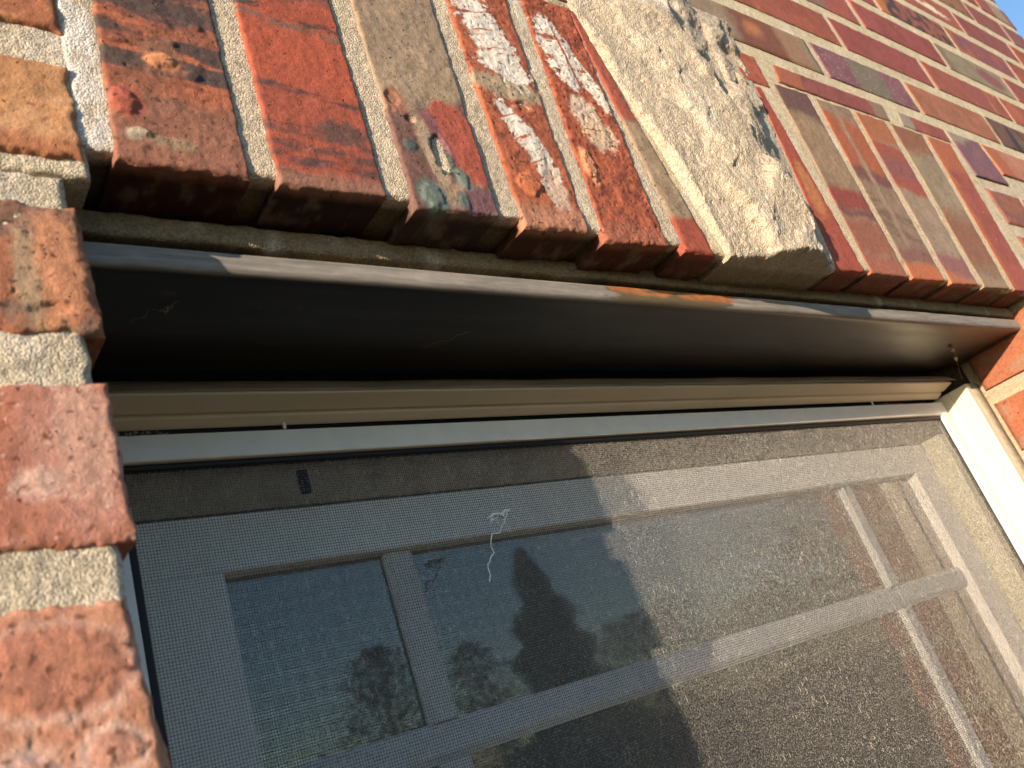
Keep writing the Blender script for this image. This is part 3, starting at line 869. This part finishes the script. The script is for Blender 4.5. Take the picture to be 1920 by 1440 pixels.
part("drip_cap", cap_mesh(), TRIMDIRT, win)
ht = [(.1010, -.0408), (.0995, -.0428), (.1000, -.0436), (.1110, -.0469), (.1122, -.0462), (.1132, -.0462), (.1146, -.0484), (.1200, -.0510), (.1212, -.0506), (.1212, -.0300), (.1130, -.0300)]
me = sweep("head_trim", ht, -.012, .8250, 40, None, tilt=.0020)
for p in me.polygons: p.use_smooth = False
part("head_trim", me, plain_mat("shaded_cream_trim", (.56, .475, .345), .4, .4, 60, .07, .00005, aniso=(.2, 1, 1)), win)  # the casing's cream with the shade under the lintel mixed into it
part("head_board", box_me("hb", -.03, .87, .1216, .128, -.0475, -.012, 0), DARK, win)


def jamb_profile(xin, sgn, z0, z1):
    """side casing; its inner face looks into the opening and carries a fine groove"""
    ys = [.0918, .1090, .1095, .1105, .1110, .128]
    off = [0, 0, .0008, .0008, 0, 0]
    pts = [(xin + sgn * .0085, .0918), (xin + sgn * .0012, .0918), (xin, .0930)] + [(xin + sgn * o_, y_) for y_, o_ in zip(ys[1:], off[1:])] + [(xin + sgn * .0085, .128)]
    n = len(pts)
    co = [(x, y, z0) for x, y in pts] + [(x, y, z1) for x, y in pts]
    q = [(i, (i + 1) % n, n + (i + 1) % n, n + i) for i in range(n)]
    return mesh_np("jamb", co, q, None, smooth=False, extra=[list(range(n))[::-1], list(range(n, 2 * n))])


part("jamb_trim", jamb_profile(.832, 1, -.62, -.0480), WHITE_P, win)
part("jamb_trim", jamb_profile(.0085, -1, -.62, -.0520), WHITE_P, win)
part("sealant", box_me("sl", .8400, .8720, .0936, .14, -.62, -.046, 0), plain_mat("beige_sealant", (.40, .34, .25), .9, .1, 200, .3, .0004), win)
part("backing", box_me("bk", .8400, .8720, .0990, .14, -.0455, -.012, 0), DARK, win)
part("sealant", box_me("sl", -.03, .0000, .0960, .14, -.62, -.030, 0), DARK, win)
# fixed frame behind the screen
me = sweep("frame_head", [(.1290, -.0500), (.1290, -.0690), (.1300, -.0700), (.1490, -.0838), (.20, -.0838), (.20, -.0500)], .0, .8420, 12)
for p in me.polygons: p.use_smooth = False
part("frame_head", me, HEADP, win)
part("frame_jamb", box_me("fj", .8070, .8420, .1290, .20, -.62, -.0842), WHITE_P, win)
part("frame_jamb", box_me("fj", -.002, .0270, .1290, .20, -.62, -.0842), WHITE_P, win)
part("frame_sill", box_me("fs", .0, .8420, .1000, .20, -.66, -.62), WHITE_P, win)


# sash members with a sloped glazing edge: profile swept along x or z
def bar(name, along, a0, a1, prof, mat, smooth=False):
    """prof = list of (s, y); s is z for bars along x and x for bars along z"""
    n = len(prof)
    co = []
    for a in (a0, a1):
        for s_, y_ in prof:
            co.append((a, y_, s_) if along == 'x' else (s_, y_, a))
    q = [(i, (i + 1) % n, n + (i + 1) % n, n + i) for i in range(n)]
    me = mesh_np(name, co, q, None, smooth=smooth, extra=[list(range(n))[::-1], list(range(n, 2 * n))])
    import bmesh
    bm = bmesh.new(); bm.from_mesh(me); bmesh.ops.recalc_face_normals(bm, faces=bm.faces); bm.to_mesh(me); bm.free()
    return part(name, me, mat, win)


GY = .1600
SL, SR, ST, SB = .0707, .7634, -.1148, -.575
bar("sash_rail", 'x', SL - .040, SR + .040, [(-.0848, .1512), (-.0856, .1500), (ST + .0006, .1500), (ST, .1508), (ST - .0004, .1596), (ST - .0004, .1640), (ST - .0004, .185), (-.0848, .185)], SASH_P)
bar("sash_rail", 'x', SL - .040, SR + .040, [(SB - .05, .150), (SB, .150), (SB + .003, .160), (SB + .003, .185), (SB - .05, .185)], SASH_P)
bar("sash_stile", 'z', SB, ST, [(SL - .0395, .1508), (SL - .0385, .1500), (SL - .0006, .1500), (SL, .1508), (SL + .0010, .1596), (SL + .0010, .185), (SL - .0395, .185)], SASH_P)
bar("sash_stile", 'z', SB, ST, [(SR + .0395, .1508), (SR + .0385, .1500), (SR + .0006, .1500), (SR, .1508), (SR - .0010, .1596), (SR - .0010, .185), (SR + .0395, .185)], SASH_P)


BAR_P = plain_mat("glazing_bar_paint", (.62, .60, .57), .5, .3, 60, .08, .00005)


def muntin(along, a0, a1, c):
    h = .0098
    return bar("muntin", along, a0, a1, [(c - h, .1597), (c - h, .1580), (c - h * .6, .1552), (c + h * .6, .1552), (c + h, .1580), (c + h, .1597)], BAR_P)


MZ = -.2190
muntin('x', SL + .0012, SR - .0012, MZ)
for xm in (.1725, .6430):
    muntin('z', MZ + .0099, ST - .0006, xm)
    muntin('z', SB + .0032, MZ - .0099, xm)

# glass
gm, nt, p = mat_new("window_glass")
nt.nodes.remove(p)
out = nt.nodes["Material Output"]
fr = nt.nodes.new("ShaderNodeFresnel"); fr.inputs["IOR"].default_value = 1.52
f2 = n_math(nt, 'ADD', n_math(nt, 'MULTIPLY', fr.outputs[0], 1.8), .13)
f2 = n_math(nt, 'MINIMUM', f2, 1.0)
gl = nt.nodes.new("ShaderNodeBsdfGlossy"); gl.inputs["Roughness"].default_value = 0.03
gl.inputs["Color"].default_value = (1, .93, .84, 1)
geo = nt.nodes.new("ShaderNodeNewGeometry")
gn = n_noise(nt, geo.outputs["Position"], 9, 2, .4)
nt.links.new(n_bump(nt, gn, .0006, 1.0), gl.inputs["Normal"])
tr = nt.nodes.new("ShaderNodeBsdfTransparent"); tr.inputs["Color"].default_value = (.86, .90, .88, 1)
mx = nt.nodes.new("ShaderNodeMixShader")
nt.links.new(f2, mx.inputs[0]); nt.links.new(tr.outputs[0], mx.inputs[1]); nt.links.new(gl.outputs[0], mx.inputs[2])
df = nt.nodes.new("ShaderNodeBsdfDiffuse"); df.inputs["Color"].default_value = (.62, .58, .52, 1)
dn = n_noise(nt, geo.outputs["Position"], 260, 4, .7)
mx2 = nt.nodes.new("ShaderNodeMixShader")
nt.links.new(n_range(nt, dn, .36, .72, .12, .25), mx2.inputs[0])      # dusty film on the outside
nt.links.new(mx.outputs[0], mx2.inputs[1]); nt.links.new(df.outputs[0], mx2.inputs[2])
nt.links.new(mx2.outputs[0], out.inputs[0])
part("glass_pane", mesh_np("glass", [(SL + .001, GY, SB), (SR - .001, GY, SB), (SR - .001, GY, ST), (SL + .001, GY, ST)], [(0, 1, 2, 3)]), gm, win)

# ================================================================== insect screen
scr = empty("insect_screen", (.42, .12, -.60), "grey mesh insect screen in a thin white frame covering the window", "screen")
XI0, XI1 = .0200, .8145          # inner opening of the frame
ZT0, ZT1 = -.0537, -.0675
part("frame_rail", box_me("r", XI0 - .0, XI1 + .0006, .1190, .1280, ZT1, ZT0, .0009), SCRF, scr)
part("frame_rail", box_me("r", XI0 - .0, XI1 + .0006, .1190, .1280, -.620, -.606, .0009), SCRF, scr)
part("frame_stile", box_me("r", XI1, XI1 + .0142, .1192, .1280, -.620, ZT0 + .0005, .0009), SCRF, scr)
part("frame_stile", box_me("r", XI0 - .0112, XI0, .1192, .1280, -.620, ZT0 + .0005, .0009), SCRF, scr)
part("spline", box_me("s", XI0 + .0005, XI1 - .0005, .1215, .1262, ZT1 - .0032, ZT1 - .0002, .001), BLACK, scr)
part("spline", box_me("s", XI0 + .0002, XI0 + .0040, .1215, .1262, -.604, ZT1 - .0033, .001), BLACK, scr)
part("spline", box_me("s", XI1 - .0022, XI1 - .0002, .1225, .1262, -.604, ZT1 - .0033, .0008), BLACK, scr)
for xc in (.1035, .6900):
    part("clip", box_me("c", xc, xc + .0018, .1186, .1200, ZT0 + .0002, ZT0 + .0042, .0006), SCRF, scr)
part("latch_tab", box_me("t", .1090, .1145, .1262, .1288, -.0870, -.0735, .001), BLACK, scr)

# woven mesh
mm, nt, p = mat_new("screen_wire")
geo = nt.nodes.new("ShaderNodeNewGeometry")
g = n_noise(nt, geo.outputs["Position"], 900, 3, .6)
g2 = n_noise(nt, geo.outputs["Position"], 60, 3, .6)
rgb = nt.nodes.new("ShaderNodeRGB"); rgb.outputs[0].default_value = (.060, .058, .056, 1)
dust = nt.nodes.new("ShaderNodeMix"); dust.data_type = 'RGBA'
nt.links.new(n_range(nt, g, .50, .66, 0, .85), dust.inputs[0])
dust.inputs[6].default_value = (.022, .021, .021, 1); dust.inputs[7].default_value = (.46, .42, .36, 1)
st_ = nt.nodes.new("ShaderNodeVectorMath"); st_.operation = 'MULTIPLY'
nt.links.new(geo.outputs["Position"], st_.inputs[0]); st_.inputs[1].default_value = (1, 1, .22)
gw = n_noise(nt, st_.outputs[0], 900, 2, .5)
glint = nt.nodes.new("ShaderNodeMix"); glint.data_type = 'RGBA'  # sun glints painted as pale dashes along the wires
nt.links.new(n_range(nt, gw, .65, .69, 0, 1), glint.inputs[0])
nt.links.new(dust.outputs[2], glint.inputs[6]); glint.inputs[7].default_value = (.62, .57, .50, 1)
nt.links.new(glint.outputs[2], p.inputs["Base Color"])
nt.links.new(n_range(nt, g, .35, .65, .18, .40), p.inputs["Roughness"])
p.inputs["Specular IOR Level"].default_value = 1.0
nt.links.new(n_bump(nt, g, .00015, .8), p.inputs["Normal"])

YM = .1238
PX = .00141; PZ = .00146; RW = .000160; AW = .00016
xs = np.arange(XI0 + .003, XI1 - .001, PX); zs = np.arange(-.395, ZT1 - .002, PZ)


def weave():
    cos = []; qs = []; base = 0
    # waviness of the slack mesh
    def sag(x, z): return .0005 * fbm(x * 6, z * 6, 2.2, 1) + .0018 * np.sin(np.clip((x - XI0) / (XI1 - XI0), 0, 1) * math.pi) * sst(0, .2, ZT1 - z)
    def jx(x, z): return .00022 * fbm(x * 40, z * 14, 8.8, 2)
    def jz(x, z): return .00022 * fbm(x * 14, z * 40, 5.8, 2)
    tri = [(0, 1.0), (.87, -.5), (-.87, -.5)]
    for mode in (0, 1):
        A, B = (xs, zs) if mode == 0 else (zs, xs)
        na, nb = len(A), len(B)
        ia = np.arange(na)[:, None]; ib = np.arange(nb)[None, :]
        a = np.broadcast_to(A[:, None], (na, nb)); b = np.broadcast_to(B[None, :], (na, nb))
        x, z = (a, b) if mode == 0 else (b, a)
        sg = np.where((ia + ib) % 2 == 0, 1, -1) * (1 if mode == 0 else -1)
        y = YM + sag(x, z) - sg * AW
        xx = x + jx(x, z); zz = z + jz(x, z)
        ring = []
        for (c, s_) in tri:
            if mode == 0: ring.append(np.stack([xx + c * RW, y - s_ * RW, zz], -1))
            else: ring.append(np.stack([xx, y - s_ * RW, zz + c * RW], -1))
        jit = RNG.normal(0, .00009, (na, nb, 1))
        ring = [r_ + jit * np.array([0, 1, 0]) for r_ in ring]
        R = np.stack(ring, 2)                      # na, nb, 3, 3
        cos.append(R.reshape(-1, 3))
        idx = np.arange(na * nb * 3).reshape(na, nb, 3) + base
        nx_ = np.roll(idx, -1, 2)
        q = np.stack([idx[:, :-1], idx[:, 1:], nx_[:, 1:], nx_[:, :-1]], -1)
        qs.append(q.reshape(-1, 4)); base += na * nb * 3
    return mesh_np("mesh", np.concatenate(cos), np.concatenate(qs))


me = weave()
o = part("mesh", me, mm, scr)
o["kind"] = "stuff"
o["label"] = "fine woven grey insect mesh"

# ================================================================== room behind the glass
ROOM = plain_mat("room_plaster", (.20, .19, .18), .9, .1, 5, .1)


def room():
    x0, x1, y0, y1, z0, z1 = -.6, 1.5, .195, 3.2, -2.0, .45
    co = [(x0, y0, z0), (x1, y0, z0), (x1, y1, z0), (x0, y1, z0), (x0, y0, z1), (x1, y0, z1), (x1, y1, z1), (x0, y1, z1)]
    q = [(0, 1, 2, 3), (4, 7, 6, 5), (0, 3, 7, 4), (1, 5, 6, 2), (2, 6, 7, 3)]
    # front wall with a hole for the window
    h = [(.02, y0, -.64), (.82, y0, -.64), (.82, y0, -.06), (.02, y0, -.06)]
    co += h
    q += [(0, 8, 9, 1), (1, 9, 10, 5), (5, 10, 11, 4), (4, 11, 8, 0)]
    return mesh_np("room", co, q, smooth=False)


tag(link("room_wall", room(), ROOM), kind="structure")

CURT = plain_mat("curtain_cloth", (.62, .47, .34), .9, .1, 240, .12)
nx, nz = 160, 30
xs_ = np.linspace(.690, .835, nx); zs_ = np.linspace(-.64, -.085, nz)
Xc, Zc = np.meshgrid(xs_, zs_, indexing='ij')
Yc = .235 + .012 * np.sin(Xc * 330 + 2 * pn(Zc * 3, Xc * 6, 1.0)) + .006 * np.sin(Xc * 790 + 1) + .003 * pn(Xc * 30, Zc * 12, 3.0)
co = np.stack([Xc.ravel() + .006 * pn(Zc.ravel() * 4, 1.1, 1.1), Yc.ravel(), Zc.ravel()], 1)
idx = np.arange(nx * nz).reshape(nx, nz)
q = np.stack([idx[:-1, :-1].ravel(), idx[1:, :-1].ravel(), idx[1:, 1:].ravel(), idx[:-1, 1:].ravel()], 1)
me = mesh_np("curtain", co, q)
sh = bpy.data.objects.new("curtain", me)
me.materials.append(CURT); COL.objects.link(sh)
md = sh.modifiers.new("thick", 'SOLIDIFY'); md.thickness = .0012
tag(sh, "pale peach pleated curtain hanging inside, behind the right edge of the glass", "curtain")

# ================================================================== small things
LINT = plain_mat("white_lint", (.85, .83, .79), .9, .1)
WEB = plain_mat("web_silk", (.55, .51, .45), .7, .2)
HUSK = plain_mat("dry_husk", (.50, .33, .17), .8, .2, 500, .3)


def tube(pts, rad, seg=5):
    pts = np.array(pts, float); n = len(pts)
    rad = np.broadcast_to(np.array(rad, float), (n,))
    t = np.gradient(pts, axis=0); t /= np.linalg.norm(t, axis=1)[:, None] + 1e-12
    ref = np.array([.3, .2, .93]); a = np.cross(t, ref); a /= np.linalg.norm(a, axis=1)[:, None] + 1e-12
    b = np.cross(t, a)
    co = []
    for k in range(seg):
        w_ = 2 * math.pi * k / seg
        co.append(pts + (a * math.cos(w_) + b * math.sin(w_)) * rad[:, None])
    co = np.stack(co, 1).reshape(-1, 3)
    idx = np.arange(n * seg).reshape(n, seg); nx_ = np.roll(idx, -1, 1)
    q = np.stack([idx[:-1].ravel(), idx[1:].ravel(), nx_[1:].ravel(), nx_[:-1].ravel()], 1)
    return co, q


def multi(name, lst, mat, label, cat, group=None):
    cos = []; qs = []; b = 0
    for co, q in lst:
        cos.append(co); qs.append(q + b); b += len(co)
    me = mesh_np(name, np.concatenate(cos), np.concatenate(qs))
    c = shift(me)
    return tag(link(name, me, mat, None, c), label, cat, group)


def wig(a, b, n, amp, seed):
    t = np.linspace(0, 1, n)[:, None]
    p_ = np.array(a)[None] * (1 - t) + np.array(b)[None] * t
    for k in range(3): p_[:, k] += amp * fbm(t[:, 0] * 6 + seed, seed * 1.3 + k * 5, 2.2, 3) * np.sin(t[:, 0] * math.pi) * 2
    return p_


multi("lint_thread", [tube(np.concatenate([wig((.2300, .1222, -.1105), (.2195, .1218, -.1230), 10, .0018, 3), wig((.2195, .1218, -.1235), (.2130, .1218, -.1240), 5, .0006, 4),
                                            wig((.2128, .1216, -.1245), (.2012, .1216, -.1500), 16, .0022, 5)]), .00042),
                       tube(wig((.2140, .1220, -.1135), (.2310, .1220, -.1108), 14, .003, 6), .0009), tube(wig((.2160, .1220, -.1150), (.2290, .1220, -.1120), 12, .004, 8), .0007),
                       tube(wig((.2150, .1222, -.1170), (.2240, .1222, -.1120), 12, .004, 9), .0004)], LINT,
      "white lint thread hanging on the mesh left of the shadow edge", "thread")
multi("cobweb", [tube(wig((.0190, .0650, -.0275), (.0345, .0480, -.0272), 26, .0030, 12), .00006), tube(wig((.0290, .0550, -.0275), (.0330, .0505, -.0278), 16, .0030, 13), .00009)], WEB,
      "faint curled cobweb on the dark lintel underside near the left jamb", "cobweb")
multi("cobweb", [tube(wig((.175, .080, -.0275), (.196, .062, -.0272), 20, .002, 22), .00005)], WEB,
      "thin straight cobweb strand in the middle of the dark lintel underside", "cobweb")
multi("dried_husk", [tube(wig((.7745, .0630, -.0235), (.7800, .0640, -.0260), 6, .0008, 31), np.array([.0006, .002, .0028, .0026, .0016, .0004])),
                     tube(wig((.800, .0735, -.0265), (.810, .0780, -.0290), 7, .0006, 32), np.array([.0008, .0016, .0018, .0014, .001, .0006, .0003])),
                     tube(wig((.7800, .0640, -.0260), (.800, .0735, -.0265), 10, .0008, 33), .00012), tube(wig((.810, .078, -.029), (.8400, .0940, -.0400), 12, .0008, 34), .00012)], HUSK,
      "tan dried insect husk hanging by silk at the lintel's right end", "husk")


def crumbs(name, box, n, size, mat, label, seed):
    r = np.random.default_rng(seed); cos = []; qs = []; b = 0
    base = np.array([(1, 0, 0), (-1, 0, 0), (0, 1, 0), (0, -1, 0), (0, 0, 1), (0, 0, -1)], float)
    F = [(0, 2, 4), (2, 1, 4), (1, 3, 4), (3, 0, 4), (2, 0, 5), (1, 2, 5), (3, 1, 5), (0, 3, 5)]
    tr_ = []
    for i in range(n):
        c = np.array([r.uniform(box[0], box[1]), r.uniform(box[2], box[3]), r.uniform(box[4], box[5])])
        v = base * r.uniform(.4, 1, (6, 1)) * size * r.uniform(.4, 1.2) + r.normal(0, size * .15, (6, 3)) + c
        cos.append(v); tr_ += [(a + b, d + b, e + b) for a, d, e in F]; b += 6
    me = mesh_np(name, np.concatenate(cos), np.zeros((0, 4), int), None, smooth=False, tris=np.array(tr_))
    c = shift(me)
    return tag(link(name, me, mat, None, c), label, "debris")


CRUMB = plain_mat("dirt_crumbs", (.30, .25, .17), .95, .1, 400, .5)
crumbs("debris", (.012, .047, .1192, .127, -.0541, -.0512), 160, .0012, CRUMB, "crumbly dirt caught on top of the screen frame by the left jamb", 3)
crumbs("debris", (.700, .745, .1195, .126, -.0541, -.0520), 60, .0012, CRUMB, "brown dirt and dead leaf bits on the screen frame near its right corner", 4)

# ================================================================== outside, seen in the glass
GRASS = plain_mat("lawn", (.11, .085, .045), .95, .1, 3, .3)
gz = -2.3
n = 40
gxs = np.concatenate([-np.geomspace(.6, 900, 20)[::-1], np.geomspace(.6, 900, 20)])
Xg, Yg = np.meshgrid(gxs, gxs, indexing='ij')
co = np.stack([Xg.ravel(), Yg.ravel(), np.full(Xg.size, gz)], 1)
idx = np.arange(Xg.size).reshape(Xg.shape)
q = np.stack([idx[:-1, :-1].ravel(), idx[1:, :-1].ravel(), idx[1:, 1:].ravel(), idx[:-1, 1:].ravel()], 1)
tag(link("ground", mesh_np("ground", co, q), GRASS), kind="structure")

BARK = plain_mat("bark", (.10, .07, .05), .95, .1, 12, .4)
LEAF1 = plain_mat("conifer_needles", (.050, .062, .038), .8, .2, 8, .4)
LEAF2 = plain_mat("broad_leaves", (.058, .070, .040), .7, .3, 6, .4)
mir = lambda px, dist: None


def tree(name, loc, h, rad, conifer, label, seed, n=2600):
    n = n * (4 if conifer else 1)
    r = np.random.default_rng(seed)
    root = empty(name, loc, label, "tree")
    co, q = tube([(0, 0, 0), (0.05 * h * .1, 0, h * .35), (0, .02 * h * .2, h * .7), (0, 0, h * .96)], np.array([.022, .018, .010, .003]) * h, 8)
    cs = [co]; qs = [q]; b = len(co)
    for i in range(14):
        z = h * r.uniform(.25, .85); a = r.uniform(0, 6.28); L = rad * (.9 if not conifer else 1 - z / h) * r.uniform(.6, 1)
        co, q = tube([(0, 0, z), (math.cos(a) * L * .5, math.sin(a) * L * .5, z + L * (.3 if not conifer else -.05)), (math.cos(a) * L, math.sin(a) * L, z + L * (.5 if not conifer else -.15))], np.array([.006, .004, .002]) * h, 5)
        cs.append(co); qs.append(q + b); b += len(co)
    link("trunk", mesh_np("trunk", np.concatenate(cs), np.concatenate(qs)), BARK, None).parent = root
    z = r.uniform(.12, 1, n) if conifer else r.uniform(.28, 1, n)
    a = r.uniform(0, 6.28, n)
    if conifer:
        layer = .82 + .18 * np.cos(z * 48)
        R = rad * (1.02 - z) * layer * np.sqrt(r.uniform(.1, 1, n)) * (1 + .35 * pn(np.cos(a) * 2 + seed, np.sin(a) * 2, z * 6) + .35 * pn(np.cos(a) * 5 + seed, np.sin(a) * 5, z * 22))
    else:
        env = np.sqrt(np.clip(1 - ((z - .64) / .36) ** 2, 0, 1)) * (1 + .45 * pn(np.cos(a) * 1.6 + seed, np.sin(a) * 1.6, z * 5))
        R = rad * env * r.uniform(.05, 1, n) ** .55 * (1 + .8 * pn(np.cos(a) * 4 + seed, np.sin(a) * 5, z * 14))
    P_ = np.stack([np.cos(a) * R, np.sin(a) * R, z * h], 1)
    sz = h * (.013 if conifer else .014) * r.uniform(.6, 1.4, (n, 1))
    d1 = r.normal(size=(n, 3)); d1 /= np.linalg.norm(d1, axis=1)[:, None]
    d2 = np.cross(d1, r.normal(size=(n, 3))); d2 /= np.linalg.norm(d2, axis=1)[:, None]
    co = np.stack([P_ - d1 * sz, P_ + d2 * sz * .6, P_ + d1 * sz, P_ - d2 * sz * .6], 1).reshape(-1, 3)
    link("crown", mesh_np("crown", co, np.arange(4 * n).reshape(-1, 4), smooth=False), LEAF1 if conifer else LEAF2, None).parent = root
    return root


def away(dx, dy, dist): return (.27 + dx * dist, .17 + dy * dist, gz)


tree("conifer_tree", away(.628, -.755, 16.0), 5.55, 2.1, True, "dark pointed conifer mirrored in the glass left of the shadow edge", 3, 3600)
tree("leafy_tree", away(.475, -.870, 15.0), 4.6, .9, False, "small leafy tree mirrored low in the left pane", 4, 1500)
tree("leafy_tree", away(.565, -.820, 20.0), 5.0, 1.0, False, "dark bushy tree mirrored beside the conifer", 5, 1500)
tree("leafy_tree", away(.71, -.70, 22.0), 4.5, 2.2, False, "round tree mirrored to the right of the conifer", 6, 2600)
tree("leafy_tree", away(.80, -.60, 20.0), 3.7, 2.4, False, "low broad tree mirrored in the sunlit middle of the glass", 7, 3000)
tree("leafy_tree", away(.875, -.485, 24.0), 8.6, 3.0, False, "large tree mirrored towards the right side of the glass", 8, 3000)

print("tris", sum(len(o.data.loops) - 2 * len(o.data.polygons) for o in bpy.data.objects if o.type == 'MESH'))
